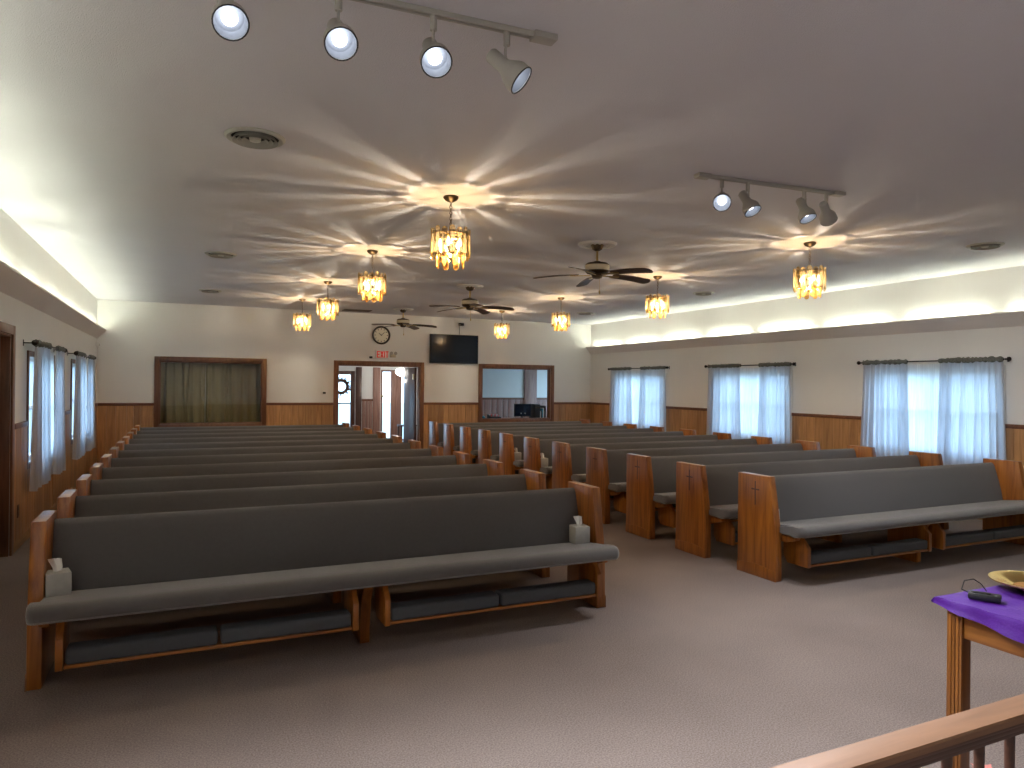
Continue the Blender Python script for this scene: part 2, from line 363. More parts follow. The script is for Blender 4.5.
# slanted cove valances with fluorescent tubes standing behind them
def cove(n, x, sgn, label):
    mb = MB(); t = .016
    prof = [(x, 2.34), (x+sgn*.14, 2.49), (x+sgn*.14, 2.49+.018), (x+sgn*(.14-t), 2.49+.018), (x, 2.34+.03)]
    prof = [(a, b) for a, b in prof]
    mb.prism(prof, 'y', YF+.01, YB-.001)
    struct(mb.build('trim_%d' % n, 'valance', smooth=False), label)
cove(1, XL, 1, 'slanted painted cove board above the two-window wall'); cove(2, XR, -1, 'slanted painted cove board above the three-window wall')
tube_me = MB().lathe([(.017, -.53), (.017, .53)], 8, Matrix.Rotation(R(90), 4, 'X')).mesh('tube', 'tube')
cap_me = MB().lathe([(.018, -.02), (.018, .02)], 8, Matrix.Rotation(R(90), 4, 'X')).mesh('socket', 'white')
for side, x in (('two-window', XL+.045), ('three-window', XR-.045)):
    NTH = ['first', 'second', 'third', 'fourth', 'fifth', 'sixth', 'seventh', 'eighth', 'ninth', 'tenth', 'eleventh', 'twelfth', 'thirteenth', 'last']
    for k in range(14):
        y = YB-.75-k*1.33
        if y < YF+.7: break
        t = thing('fluorescent_tube', '%s fluorescent tube from the back wall, in the cove above the %s wall' % (NTH[k], side), 'light', (x, y, 2.452), group='cove tubes above the %s wall' % side)
        inst('glass_tube', tube_me, t); inst('socket', cap_me, t, (0, -.55, 0)); inst('socket', cap_me, t, (0, .55, 0))

# side windows
def side_window(n, fixed, sgn, a, b):
    out = fixed - sgn*TH
    xa, xb = min(fixed-sgn*.03, out), max(fixed-sgn*.03, out)
    z0, z1 = WIN_Z; mid = (a+b)/2
    w = MB()
    def bx(y0, y1, c, d, x0=xa, x1=xb): w.box(x0, x1, y0, y1, c, d)
    bx(a, a+.045, z0, z1); bx(b-.045, b, z0, z1); bx(a+.045, b-.045, z0, z0+.05); bx(a+.045, b-.045, z1-.045, z1)
    bx(mid-.03, mid+.03, z0+.05, z1-.045)
    o = struct(w.build('window_%d' % n, 'vinyl', bevel=.004))
    xc = (xa+xb)/2
    for y0, y1 in ((a+.045, mid-.03), (mid+.03, b-.045)):
        MB().box(xc-.02, xc+.02, y0, y1, (z0+z1)/2-.02, (z0+z1)/2+.02).build('meeting_rail', 'vinyl', o, bevel=.004)
        for c, d in ((z0+.05, (z0+z1)/2-.02), ((z0+z1)/2+.02, z1-.045)):
            MB().box(xc-.003, xc+.003, y0, y1, c, d).build('pane', 'glass', o, smooth=False)
    c = MB(); d = sgn*.016
    x0, x1 = min(fixed, fixed+d), max(fixed, fixed+d)
    c.box(x0, x1, a-.058, a, z0-.058, z1+.058).box(x0, x1, b, b+.058, z0-.058, z1+.058).box(x0, x1, a, b, z1, z1+.058).box(x0, x1, a, b, z0-.058, z0)
    c.build('casing', 'white' if sgn < 0 else 'casing', o, bevel=.003)
for i, (a, b) in enumerate(WIN_L): side_window(i+1, XL, 1, a, b)
for i, (a, b) in enumerate(WIN_R): side_window(i+3, XR, -1, a, b)

# curtains on the side windows
def pleat_fn(x, sgn, y0, y1, ztop, zbot, amp, n, seed, flare=0.0, hem=.012):
    q = random.Random(seed); ph = [q.uniform(0, 6.28) for _ in range(6)]; fr = [n*q.uniform(.8, 1.2), n*.53, n*1.7]
    def fn(u, v):
        f = .45+.55*v
        w = math.sin(2*PI*fr[0]*u+ph[0])+.5*math.sin(2*PI*fr[1]*u+ph[1]+v*.6)+.3*math.sin(2*PI*fr[2]*u+ph[2])
        y = y0+(y1-y0)*u + (u-.5)*flare*v + .012*math.sin(2*PI*fr[0]*u+ph[3])*v
        z = ztop+(zbot-ztop)*v + (hem*math.sin(2*PI*n*.4*u+ph[4]) if v == 1 else 0)
        return (x+sgn*amp*f*w*.6, y, z)
    return fn
def ruffle(mb, x, y0, y1, z, seed):
    q = random.Random(seed); n = max(6, int((y1-y0)/.022)); rings = []
    for i in range(n+1):
        y = y0+(y1-y0)*i/n; k = q.uniform(.75, 1.25)
        rings.append([(x+.024*k*math.cos(2*PI*j/8), y, z+.032*k*math.sin(2*PI*j/8)+q.uniform(-.003, .003)) for j in range(8)])
    mb.loft(rings); return mb
def dress_window(fixed, sgn, ya, yb, gap, zr, which, wall, bottoms=(.5, .5), pull=0.0):
    x = fixed+sgn*.105
    t = thing('curtain_rod', 'dark curtain rod above %s' % which, 'curtain rod', (x, (ya+yb)/2, zr))
    h = (yb-ya)/2
    MB().tube([(0, -h, 0), (0, h, 0)], .009, 8).build('rod', 'iron', t)
    for s in (-1, 1):
        MB().lathe([(.008, -.03), (.012, -.022), (.010, -.012), (.024, .004), (.028, .018), (.022, .032), (.006, .042)], 12, Matrix.Rotation(R(-90*s), 4, 'X')).build('finial', 'iron', t, (0, s*h, 0))
        MB().tube([(0, s*(h-.05), 0), (-sgn*.1, s*(h-.05), 0)], .006, 6).box(-sgn*.105-.004, -sgn*.105+.004, s*(h-.05)-.012, s*(h-.05)+.012, -.03, .03).build('bracket', 'iron', t)
    sd = int(ya*100)
    for k, (a, b) in enumerate(((ya+.05, gap[0]), (gap[1], yb-.06))):
        near = 'half nearer the clock' if k == 1 else 'half away from the clock'
        c = thing('sheer_curtain', 'grey sheer curtain %s, %s' % (near, which), 'curtain', (0, 0, 0))
        c.location = (x, (a+b)/2, bottoms[k])
        f = pleat_fn(0, sgn, a-(a+b)/2, b-(a+b)/2, zr-.005-bottoms[k], 0.02, .042, 8, sd+k, flare=.10)
        MB().sheet(f, 96, 14).build('cloth', 'curtain', c)
        ruffle(MB(), 0, a-(a+b)/2, b-(a+b)/2, zr-bottoms[k], sd+5+k).build('header', 'header', c)['label'] = 'gathered dark patterned rod pocket'
    c = tag(MB().sheet(pleat_fn(0, sgn, gap[0]-.12-sum(gap)/2, gap[1]+.12-sum(gap)/2, zr-.04-.52, 0, .016, 7, sd+9, flare=.1), 60, 12).build('voile_curtain', 'sheer', None, (x-sgn*.052, sum(gap)/2, .52)), 'white sheer centre panel between the grey curtains of %s' % which, 'curtain')
    c['label'] = 'white voile curtain centred on %s' % which
TW, OW = 'the three-window wall', 'the two-window wall'
dress_window(XR, -1, 5.07, 7.07, (5.90, 6.34), 1.955, 'third window from the clock, three-window wall', wall_right)
dress_window(XR, -1, 8.29, 10.34, (9.02, 9.46), 1.965, 'middle window, three-window wall', wall_right)
dress_window(XR, -1, 11.53, 13.63, (12.41, 12.77), 1.965, 'window nearest the television, three-window wall', wall_right)
dress_window(XL, 1, 8.17, 10.05, (8.98, 9.50), 1.955, 'window beside the mahogany side door', wall_left)
dress_window(XL, 1, 11.06, 13.16, (11.95, 12.55), 1.955, 'window in the back corner, two-window wall', wall_left)

# left side door
cs = MB(); x0, x1 = XL, XL+.02
a, b, _, d = LDOOR
cs.box(x0, x1, a-CS, a, 0, d+CS).box(x0, x1, b, b+CS, 0, d+CS).box(x0, x1, a, b, d, d+CS)
cs.box(XL-TH, XL, a, a+.018, 0, d).box(XL-TH, XL, b-.018, b, 0, d).box(XL-TH, XL, a+.018, b-.018, d-.018, d)
struct(cs.build('trim_3', 'casing', bevel=.004), 'stained casing of the side door')
dr = struct(MB().box(XL-.115, XL-.075, a+.02, b-.02, .005, d-.02).build('door_1', 'doorred', bevel=.003), 'dark mahogany side door')
for z0, z1 in ((.15, .85), (1.0, 1.85)):
    for y0, y1 in ((a+.12, (a+b)/2-.05), ((a+b)/2+.05, b-.12)):
        MB().box(XL-.0755, XL-.066, y0, y1, z0, z1).build('door_panel', 'doorred', dr, bevel=.006)
MB().lathe([(.012, 0), (.012, .03), (.027, .04), (.03, .055), (.02, .07)], 12, Matrix.Rotation(R(90), 4, 'Y')).build('door_knob', 'brass', dr, (XL-.075, a+.09, .95))

# back-wall casings
def casing_x(name, h, label, door=False, sill=True):
    a, b, c, d = h; y0, y1 = YB-.022, YB; q = MB()
    q.box(a-CS, a, y0, y1, c if door else c-CS, d+CS).box(b, b+CS, y0, y1, c if door else c-CS, d+CS).box(a, b, y0, y1, d, d+CS)
    if not door: q.box(a, b, y0, y1, c-CS, c)
    q.box(a, a+.02, YB, YB+TH, c, d).box(b-.02, b, YB, YB+TH, c, d).box(a+.02, b-.02, YB, YB+TH, d-.02, d)
    if not door: q.box(a+.02, b-.02, YB, YB+TH, c, c+.02)
    return struct(q.build(name, 'casing', bevel=.004), label)
w6 = casing_x('window_6', BW, 'interior window with a stained frame and olive drapes')
casing_x('trim_4', BD, 'stained casing of the double doorway', door=True)
casing_x('window_7', BP, 'open pass-through window with a stained frame')
MB().box(BW[0]+.02, BW[1]-.02, YB+.05, YB+.055, BW[2]+.02, BW[3]-.02).build('pane', 'dimglass', w6, smooth=False)
def drape(y, x0, x1, z0, z1, seed, label):
    f0 = pleat_fn(0, 1, x0-(x0+x1)/2, x1-(x0+x1)/2, z1-z0, 0, .05, 6, seed, 0, 0)
    q = random.Random(seed+1); sk = [(q.uniform(.1, .9), q.uniform(-.12, .12)) for _ in range(3)]
    def fn(u, v):
        a, b, c = f0(u, v)
        for p, k in sk: a -= .05*math.exp(-((u-p-k*v)/.018)**2)
        return (b, -a, c)
    tag(MB().sheet(fn, 140, 10).build('drape', 'drape', None, ((x0+x1)/2, y, z0)), label, 'curtain')
bx0, bx1 = BW[0]+.03, BW[1]-.03
drape(YB+.22, bx0-.02, .378, BW[2]-.1, BW[3]-.02, 11, 'olive drape half nearest the two-window wall, behind the interior window')
drape(YB+.25, .380, bx1+.02, BW[2]-.1, BW[3]-.02, 15, 'olive drape half nearest the doorway, behind the interior window')
# small dark room behind the drapes
cr = MB(); cr.box(XL, 2.2, YB+.9, YB+1.0, 0, 2.4).box(XL-.1, XL, YB+TH, YB+1.0, 0, 2.4).box(2.2, 2.3, YB+TH, YB+1.0, 0, 2.4).box(XL-.1, 2.3, YB+TH, YB+1.0, 2.4, 2.5).box(XL-.1, 2.3, YB+TH, YB+1.0, -.12, 0)
struct(cr.build('wall_cryroom', 'wall', smooth=False), 'small room behind the draped interior window')

# foyer beyond the doorway
FX0, FX1, FY, FC = 2.3, 5.75, 17.2, 2.35
struct(MB().box(FX0, FX1, YB+TH, FY+.12, -.12, 0).build('floor_foyer', 'carpet', smooth=False))
struct(MB().box(FX0-.1, FX1+.1, YB+TH, FY+.12, FC, FC+.1).build('ceiling_foyer', 'wall', smooth=False))
fd1 = (3.02, 3.78, 0, 1.88); fd2 = (4.42, 5.18, 0, 1.92)
q = MB(); holes_boxes(q, FX0-.1, FX1+.1, 0, FC, [fd1, fd2], lambda a, b, c, d: q.box(a, b, FY, FY+.12, c, d)); wfo = struct(q.build('wall_foyer_back', 'wall', smooth=False))
struct(MB().box(FX0-.1, FX0, YB+TH, FY, 0, FC).build('wall_foyer_left', 'wall', smooth=False))
struct(MB().box(FX1, FX1+.1, YB+TH, FY, 0, FC).build('wall_foyer_right', 'wall', smooth=False))
for k in range(3):
    MB().box(3.955+k*.085+.002, 3.955+(k+1)*.085-.002, FY-.013, FY, .0, 1.15).build('plank', 'pinkwood', wfo, bevel=.003)
MB().box(3.95, 4.22, FY-.022, FY, 1.15, 1.2).build('chair_rail', 'rail', wfo)
def glazed_door(n, h, stile, mat, label, lockrail=None):
    a, b, c, d = h; q = MB(); y0, y1 = FY+.02, FY+.07
    q.box(a, a+stile, y0, y1, .01, d).box(b-stile, b, y0, y1, .01, d).box(a+stile, b-stile, y0, y1, d-stile*.9, d).box(a+stile, b-stile, y0, y1, .01, .2)
    if lockrail: q.box(a+stile, b-stile, y0, y1, lockrail, lockrail+.03)
    o = struct(q.build('door_%d' % n, mat, bevel=.004), label)
    MB().box(a+stile, b-stile, y0+.02, y0+.026, .2, d-stile*.9).build('pane', 'glass', o, smooth=False)
    return o
d2 = glazed_door(2, fd1, .1, 'doorbrown', 'dark glazed outer door with a wreath', 1.08)
d3 = glazed_door(3, (4.42, 5.18, 0, 1.92), .05, 'pinkwood', 'brown glazed outer door of the foyer')
MB().box(4.68, 4.95, FY+.015, FY+.075, .2, 1.9).build('stile', 'pinkwood', d3, bevel=.004)
MB().box(4.22, 4.40, FY-.025, FY, 0, 1.98).build('casing', 'pinkwood', wfo, bevel=.004)
MB().box(3.80, 3.94, FY-.025, FY, 0, 1.98).build('casing', 'doorbrown', wfo, bevel=.004)
MB().lathe([(.012, 0), (.012, .03), (.03, .045), (.03, .06), (.01, .07)], 12, Matrix.Rotation(R(90), 4, 'X')).build('door_knob', 'brass', d3, (4.45, FY+.02, 1.27))
# the open leaf of the sanctuary double door
lf = struct(MB().box(4.545, 4.585, YB+TH+.02, YB+TH+.86, .01, 1.94).build('door_4', 'doorbrown', bevel=.003), 'dark brown door leaf standing open into the foyer')
MB().box(4.53, 4.545, YB+TH+.06, YB+TH+.16, 1.68, 1.80).build('hinge_plate', 'brass', lf, bevel=.003)
# wreath on the glazed door
wr = thing('wreath', 'twiggy wreath hanging on the glazed outer door', 'wreath', (3.44, FY-.03, 1.50))
rot = Matrix.Rotation(R(90), 4, 'X')
MB().torus(.15, .038, 24, 6, rot).build('twig_ring', 'twig', wr)
q = MB()
for i in range(110):
    a = rng.uniform(0, 2*PI); r1 = rng.uniform(.12, .18); p = Vector((r1*math.cos(a), rng.uniform(-.03, .01), r1*math.sin(a)))
    dr_ = Vector((math.cos(a+rng.uniform(-1, 1)), rng.uniform(-.3, .1), math.sin(a+rng.uniform(-1, 1)))).normalized()*rng.uniform(.06, .13)
    q.tube([p, p+dr_], [.010, .004], 4)
q.build('sprigs', 'twig', wr)['kind'] = 'stuff'
# foyer lamp and side table
fl = thing('foyer_lamp', 'white glass ceiling lamp in the foyer beyond the doorway', 'lamp', (4.62, 16.0, FC))
MB().lathe([(.05, 0), (.05, -.03), (.02, -.04), (.012, -.4)], 14).build('stem', 'brass', fl)
MB().lathe([(.03, -.40), (.15, -.43), (.17, -.50), (.13, -.56), (.05, -.59)], 18).build('shade', 'lampwhite', fl)
ld = bpy.data.lights.new('foyer_light', 'POINT'); ld.energy = 2; ld.color = (1, .9, .8); ld.shadow_soft_size = .1
lo = bpy.data.objects.new('foyer_light', ld); COL.objects.link(lo); lo.parent = fl; lo.location = (0, 0, -.68)
st = thing('side_table', 'small dark side table in the foyer beside the open door leaf', 'table', (4.83, 16.3, 0))
MB().box(-.2, .2, -.16, .16, .58, .61).build('table_top', 'doorbrown', st, bevel=.004)
for sx in (-1, 1):
    for sy in (-1, 1): MB().box(sx*.17-.018, sx*.17+.018, sy*.13-.018, sy*.13+.018, 0, .58).build('leg', 'doorbrown', st)
MB().box(-.17, .17, -.13, .13, .2, .22).build('shelf', 'doorbrown', st)

# media room beyond the pass-through
MX0, MX1, MY = 5.85, 9.6, 16.7
struct(MB().box(MX0, MX1, YB+TH, MY+.12, -.12, 0).build('floor_media', 'carpet', smooth=False))
struct(MB().box(MX0, MX1+.12, YB+TH, MY+.12, 2.4, 2.5).build('ceiling_media', 'wall', smooth=False))
wmb = struct(MB().box(MX0, MX1+.12, MY, MY+.12, 0, 2.4).build('wall_media_back', 'wall', smooth=False))
MWIN = (15.1, 16.3, .9, 2.0)  # unseen window, guessed and added to bring daylight into the media room
q = MB(); holes_boxes(q, YB+TH, MY, 0, 2.4, [MWIN], lambda a, b, c, d: q.box(MX1, MX1+.12, a, b, c, d)); struct(q.build('wall_media_right', 'wall', smooth=False))
q = MB(); a, b, c, d = MWIN
q.box(MX1+.02, MX1+.08, a, a+.05, c, d).box(MX1+.02, MX1+.08, b-.05, b, c, d).box(MX1+.02, MX1+.08, a+.05, b-.05, c, c+.05).box(MX1+.02, MX1+.08, a+.05, b-.05, d-.05, d)
w8 = struct(q.build('window_8', 'vinyl', bevel=.004)); MB().box(MX1+.047, MX1+.053, a+.05, b-.05, c+.05, d-.05).build('pane', 'glass', w8, smooth=False)
portal((MX1+.15, (a+b)/2, (c+d)/2), (0, R(90), 0), d-c, b-a)
u = 6.6
while u < 8.9:
    w = rng.choice([.145, .175, .2]); MB().box(u+.003, u+w-.003, MY-.013, MY, 0, 1.2).build('plank', 'pinkwood', wmb, bevel=.003); u += w
MB().box(6.6, u, MY-.024, MY, 1.2, 1.25).build('chair_rail', 'rail', wmb)
MB().box(8.1, 8.46, MY-.06, MY-.026, 0, 2.3).build('door_panel', 'pinkwood', wmb, bevel=.004)
dk = thing('desk', 'dark counter desk standing just behind the pass-through window', 'desk', (6.95, 15.18, 0))
MB().box(-.98, .98, -.33, .33, .76, .79).build('desktop', 'doorbrown', dk, bevel=.004)
for sx in (-1, 1): MB().box(sx*.95-.02, sx*.95+.02, -.3, .3, 0, .76).build('side_panel', 'doorbrown', dk)
MB().box(-.93, .93, .27, .29, .2, .76).build('modesty_panel', 'doorbrown', dk)
mn = thing('computer_monitor', 'black flat computer monitor on the desk behind the pass-through', 'monitor', (7.30, 15.1, .79))
MB().box(-.22, .22, -.015, .015, .05, .35).build('housing', 'black', mn, bevel=.004)
MB().box(-.205, .205, -.017, -.0151, .065, .335).build('screen', 'screen', mn)
MB().lathe([(.1, 0), (.1, .01), (.025, .02), (.02, .06)], 16).build('stand', 'black', mn, (0, .03, 0))
for sx in (-.045, .06): MB().lathe([(.015, 0), (.012, .004)], 10, Matrix.Rotation(R(90), 4, 'X')).build('screen_icon', 'paper', mn, (sx, -.017, .12))
tw = thing('computer_tower', 'black computer tower beside the monitor on the media desk', 'computer', (7.63, 15.12, .79))
MB().box(-.07, .07, -.16, .16, 0, .34).build('case', 'black', tw, bevel=.006)
MB().box(-.06, .06, -.163, -.159, .24, .28).build('drive_bay', 'darkbrass', tw)
bs = thing('media_rack', 'dark rack of discs and cases at the end of the media desk', 'rack', (7.80, 15.12, .79))
MB().box(-.085, .085, -.1, .1, 0, .015).box(-.085, -.075, -.1, .1, .015, .3).box(.075, .085, -.1, .1, .015, .3).box(-.075, .075, .09, .1, .015, .3).build('frame', 'black', bs)
for k in range(5): MB().box(-.068+k*.028, -.044+k*.028, -.09, .08, .016, .16+.1*rng.random()).build('disc_case', ['paper', 'black', 'teal', 'paper', 'black'][k], bs)
mx = thing('sound_mixer', 'low black sound mixer with knobs on the media desk', 'mixer', (6.54, 15.05, .79))
MB().prism([(-.12, 0), (.12, 0), (.12, .11), (-.12, .05)], 'x', -.13, .13).build('console', 'black', mx, bevel=.004)
for i in range(5):
    for j in range(2): MB().lathe([(.008, 0), (.007, .02)], 8).build('knob', 'paper' if (i+j) % 2 else 'red', mx, (-.09+i*.045, -.06+j*.09, .065+.022*j))
tag(MB().lathe([(.05, 0), (.055, .03), (.052, .06), (.03, .075), (.012, .08)], 14).build('teal_jar', 'teal', None, (6.22, 14.95, .79)), 'small teal jar at the end of the media desk', 'jar')

# ------------------------------------------------------------------ pews
PEW_L = 3.4876; HX = PEW_L/2; PT = .068
def make_pew():
    root = thing('pew', 'x', 'pew')
    prof = [(.357, 0), (.357, .853), (0, .853), (-.03, .70), (-.062, .50), (-.08, .34), (-.085, .10), (-.085, 0)]
    for s in (-1, 1):
        xo, xi = s*HX, s*(HX-PT)
        e = MB().prism(prof, 'x', min(xo, xi), max(xo, xi)).build('end_panel', 'oak', root, bevel=.006)
        c = MB(); xa, xb = (xo, xo+s*.0015); xa, xb = min(xa, xb), max(xa, xb)
        yc = .15
        c.box(xa, xb, yc-.006, yc+.006, .60, .80).box(xa, xb, yc-.045, yc-.006, .725, .737).box(xa, xb, yc+.006, yc+.045, .725, .737)
        c.build('cross', 'oakdark', e)['label'] = 'dark cross carved on the end panel'
        MB().prism([(.357, .0), (.357, .085), (.15, .105), (-.088, .085), (-.09, 0)], 'x', min(xo, xo+s*.004), max(xo, xo+s*.004)).build('plinth', 'oak', e, bevel=.0015)
    xi = HX-PT-.002
    # upholstered back, leaning, rounded top
    pr = [(.17, .40), (.145, .43), (.16, .52), (.185, .62), (.215, .72), (.235, .785), (.248, .807), (.266, .818), (.286, .812), (.296, .795), (.285, .70), (.25, .55), (.225, .40)]
    MB().loft([[(x, y, z) for y, z in pr] for x in (-xi, -xi*.5, 0, xi*.5, xi)]).build('backrest', 'fabric', root)
    MB().prism([(.228, .30), (.25, .30), (.322, .80), (.30, .80)], 'x', -xi, xi).build('back_board', 'oakx', root, bevel=.003)
    MB().box(-xi+.25, xi-.25, .30, .40, .50, .515).box(-xi+.25, xi-.25, .39, .40, .515, .62).build('book_rack', 'oakx', root)
    # seat: rounded waterfall cushion running past the panels' front edge
    def ring(x, k=1.0):
        base = [(.17, .405), (.17, .43), (.0, .455), (-.18, .478), (-.27, .488), (-.315, .483), (-.337, .465), (-.344, .442), (-.338, .418), (-.318, .402), (-.28, .396), (-.24, .405), (-.2, .405)]
        cy_, cz = -.09, .44
        return [(x, cy_+(y-cy_)*k if y < -.1 else y, cz+(z-cz)*(.35+.65*k) if z > cz else z) for y, z in base]
    def nose(x, k):   # the part of the cushion that wraps in front of the end panel
        return [(x, min(y, -.094), z) for _, y, z in ring(x, k)]
    xe = HX-.03
    N1 = [(-xe, .78), (-xe+.008, .9), (-xe+.025, .97), (-xi-.002, .995)]
    rr = [nose(x, k) for x, k in N1] + [ring(-xi+.001)] + [ring(x) for x in (-xi*.6, -xi*.2, xi*.2, xi*.6)] + [ring(xi-.001)] + [nose(-x, k) for x, k in N1[::-1]]
    MB().loft(rr).build('seat_cushion', 'fabric', root)
    MB().box(-xi+.02, xi-.02, -.235, .2, .383, .4045).build('seat_board', 'oakx', root, bevel=.003)
    for s in (-1, 1):
        xa, xb = s*(HX-PT-.003), s*(HX-PT-.05)
        MB().prism([(-.23, .383), (.15, .383), (.15, .32), (-.12, .33), (-.22, .36)], 'x', min(xa, xb), max(xa, xb)).build('seat_bracket', 'oak', root, bevel=.003)
    MB().prism([(.2, 0), (.2, .382), (-.2, .382), (-.13, .28), (-.10, .1), (-.10, 0)], 'x', -.03, .03).build('center_leg', 'oak', root, bevel=.004)
    # two folding kneelers slung under the seat
    for s in (-1, 1):
        xa, xb = (.095, HX-PT-.10)
        kn = MB().box(min(s*xa, s*xb)+.02, max(s*xa, s*xb)-.02, -.27, -.03, .15, .167).build('kneeler', 'oakx', root, bevel=.003)
        for xx in (s*xa, s*xb):
            MB().prism([(-.275, .145), (-.06, .145), (-.02, .20), (-.02, .382), (-.20, .382), (-.275, .30)], 'x', xx-.017, xx+.017).build('side_board', 'oak', kn, bevel=.003)
        lo, hi = min(s*xa, s*xb)+.025, max(s*xa, s*xb)-.025; mid = (lo+hi)/2
        for a, b in ((lo, mid-.008), (mid+.008, hi)):
            MB().box(a, b, -.272, -.15, .168, .248).build('pad', 'fabric2', kn, bevel=.016, segs=3)
    return root
ORD = ['front', 'second', 'third', 'fourth', 'fifth', 'sixth', 'seventh', 'eighth', 'ninth', 'tenth', 'rearmost']
ROW0, ROWS = 4.4106, .8593
pew0 = make_pew(); first = True
for side, xc in (('two-window', (2.7677-.7199)/2), ('three-window', 4.4059+HX)):
    for i in range(11):
        o = pew0 if first else dup(pew0); first = False
        o.location = (xc, ROW0+i*ROWS, 0)
        extra = ', tissue box at each end' if (i == 0 and side == 'two-window') else ''
        nm = ORD[i]
        o['label'] = ('grey cushioned oak pew, %s row beside the %s wall%s' % (nm, side, extra))
        o['group'] = 'grey cushioned oak pews beside the %s wall' % side

def tissue_box(x, y, z, rz, label, sc=1.0):
    t = thing('tissue_box', label, 'tissue box', (x, y, z), rz)
    w = .058*sc; h = .125
    MB().box(-w, w, -w, w, 0, h).build('carton', 'tbox', t, bevel=.004)
    q = random.Random(int(abs(x)*100)); ph = q.uniform(0, 6)
    def fn(u, v):
        a = (u-.5)*(.035+.03*v); return (a+.012*v*math.sin(ph+v*3), .012*math.sin(u*7+ph)*(.4+v), h-.01+v*.085*(1-.25*abs(u-.4)))
    MB().sheet(fn, 10, 6).build('tissue', 'tissue', t)
tissue_box(-.602, 4.44, .452, .25, 'tissue box on the front pew beside the two-window wall, at its side-aisle end')
tissue_box(2.622, 4.45, .452, -.1, 'tissue box on the front pew beside the two-window wall, at its centre-aisle end')
tissue_box(4.545, ROW0+5*ROWS+.03, .452, 0, 'tissue box on the sixth pew of the three-window block')
tissue_box(4.545, ROW0+6*ROWS+.03, .452, 0, 'tissue box on the seventh pew of the three-window block')
bk = thing('booklet', 'white booklet leaning against the end panel of the front three-window pew', 'booklet', (4.495, ROW0+.01, .458), 0)
MB().box(-.003, .003, -.05, .05, 0, .13).build('pages', 'paper', bk); MB().box(-.005, -.0031, -.052, .052, 0, .132).build('cover', 'paper', bk)
bk.rotation_euler = (0, R(-6), 0)

# ------------------------------------------------------------------ chandeliers
def make_chandelier():
    root = thing('chandelier', 'x', 'chandelier')
    MB().lathe([(.058, 0), (.06, -.012), (.045, -.03), (.02, -.042), (.008, -.046)], 18).build('canopy', 'darkbrass', root)
    q = MB()
    for k in range(9):
        z = -.05-.022*k
        q.torus(.011, .0028, 8, 5, Matrix.Translation((0, 0, z-.011)) @ Matrix.Rotation(R(90), 4, 'X') @ Matrix.Rotation(0, 4, 'Z') if k % 2 else Matrix.Translation((0, 0, z-.011)) @ Matrix.Rotation(R(90), 4, 'Y'))
    q.build('chain', 'darkbrass', root)
    MB().tube([(0, 0, -.24), (0, 0, -.372)], .006, 8).build('stem', 'brass', root)
    for z, r, in ((-.30, .142), (-.45, .098)):
        t = MB().torus(r, .006, 28, 6, Matrix.Translation((0, 0, z)))
        for k in range(4):
            a = PI/4+k*PI/2; t.tube([(0, 0, z), (r*math.cos(a), r*math.sin(a), z)], .004, 5)
        t.build('ring', 'brass', root)
    def panel(w, h):
        o = []; n = 6
        for i in range(n+1): a = PI*i/n; o.append((w*math.cos(a), -w+w*math.sin(a)))
        for i in range(n+1): a = PI+PI*i/n; o.append((w*math.cos(a), -h+w+w*math.sin(a)))
        return MB().prism([(x, z) for x, z in o], 'y', -.0025, .0025)
    def rim(w, h):
        n = 8; o = [(w*math.cos(PI*i/n), 0, -w+w*math.sin(PI*i/n)) for i in range(n+1)] + [(w*math.cos(PI+PI*i/n), 0, -h+w+w*math.sin(PI+PI*i/n)) for i in range(n+1)]
        return MB().tube(o+[o[0]], .0026, 5)
    rm = rim(.021, .225).mesh('rim', 'brass'); rl_ = rim(.022, .115).mesh('rim', 'brass')
    pm = panel(.021, .225).mesh('glass_panel', 'clear', bevel=0); pl = panel(.022, .115).mesh('glass_drop', 'amber', bevel=0)
    hook = MB().tube([(.0, 0, 0), (.0, -.012, .02), (0, -.012, .03)], .003, 5).mesh('hook', 'brass')
    for k in range(16):
        a = 2*PI*k/16+.13
        g = inst('glass_panel', pm, root, (.150*math.cos(a), .150*math.sin(a), -.262+(.012 if k % 2 else 0)), (0, 0, a+PI/2)); inst('rim', rm, g)
    for k in range(8):
        a = 2*PI*k/8; g = inst('glass_drop', pl, root, (.106*math.cos(a), .106*math.sin(a), -.438), (0, 0, a+PI/2)); inst('rim', rl_, g)
    bm_ = MB().lathe([(.005, -.018), (.012, -.012), (.017, .004), (.013, .022), (.005, .04), (.001, .05)], 10).mesh('bulb', 'bulb')
    sm = MB().lathe([(.011, -.06), (.011, -.018)], 10).mesh('socket', 'cream')
    for k in range(5):
        a = 2*PI*k/5+.4; p = (.082*math.cos(a), .082*math.sin(a), -.375)
        b = inst('bulb', bm_, root, p); inst('socket', sm, b)
    MB().lathe([(.010, -.374), (.04, -.371), (.063, -.362), (.063, -.365), (.04, -.374), (.010, -.377)], 24).build('added_dimming_dish', 'dimming', root)  # dish added to dim the hot spot on the ceiling above
    MB().lathe([(.003, .02), (.014, .01), (.018, 0), (.010, -.015), (.002, -.03)], 10).build('finial', 'brass', root, (0, 0, -.475))
    ld = bpy.data.lights.new('chandelier_light', 'POINT'); ld.energy = CHAND_W; ld.color = (1.0, 0.83, 0.61); ld.shadow_soft_size = .017
    lo = bpy.data.objects.new('chandelier_light', ld); COL.objects.link(lo); lo.parent = root; lo.location = (0, 0, -.44)
    return root
ch0 = make_chandelier(); first = True
CO = ['first', 'second', 'third', 'fourth']
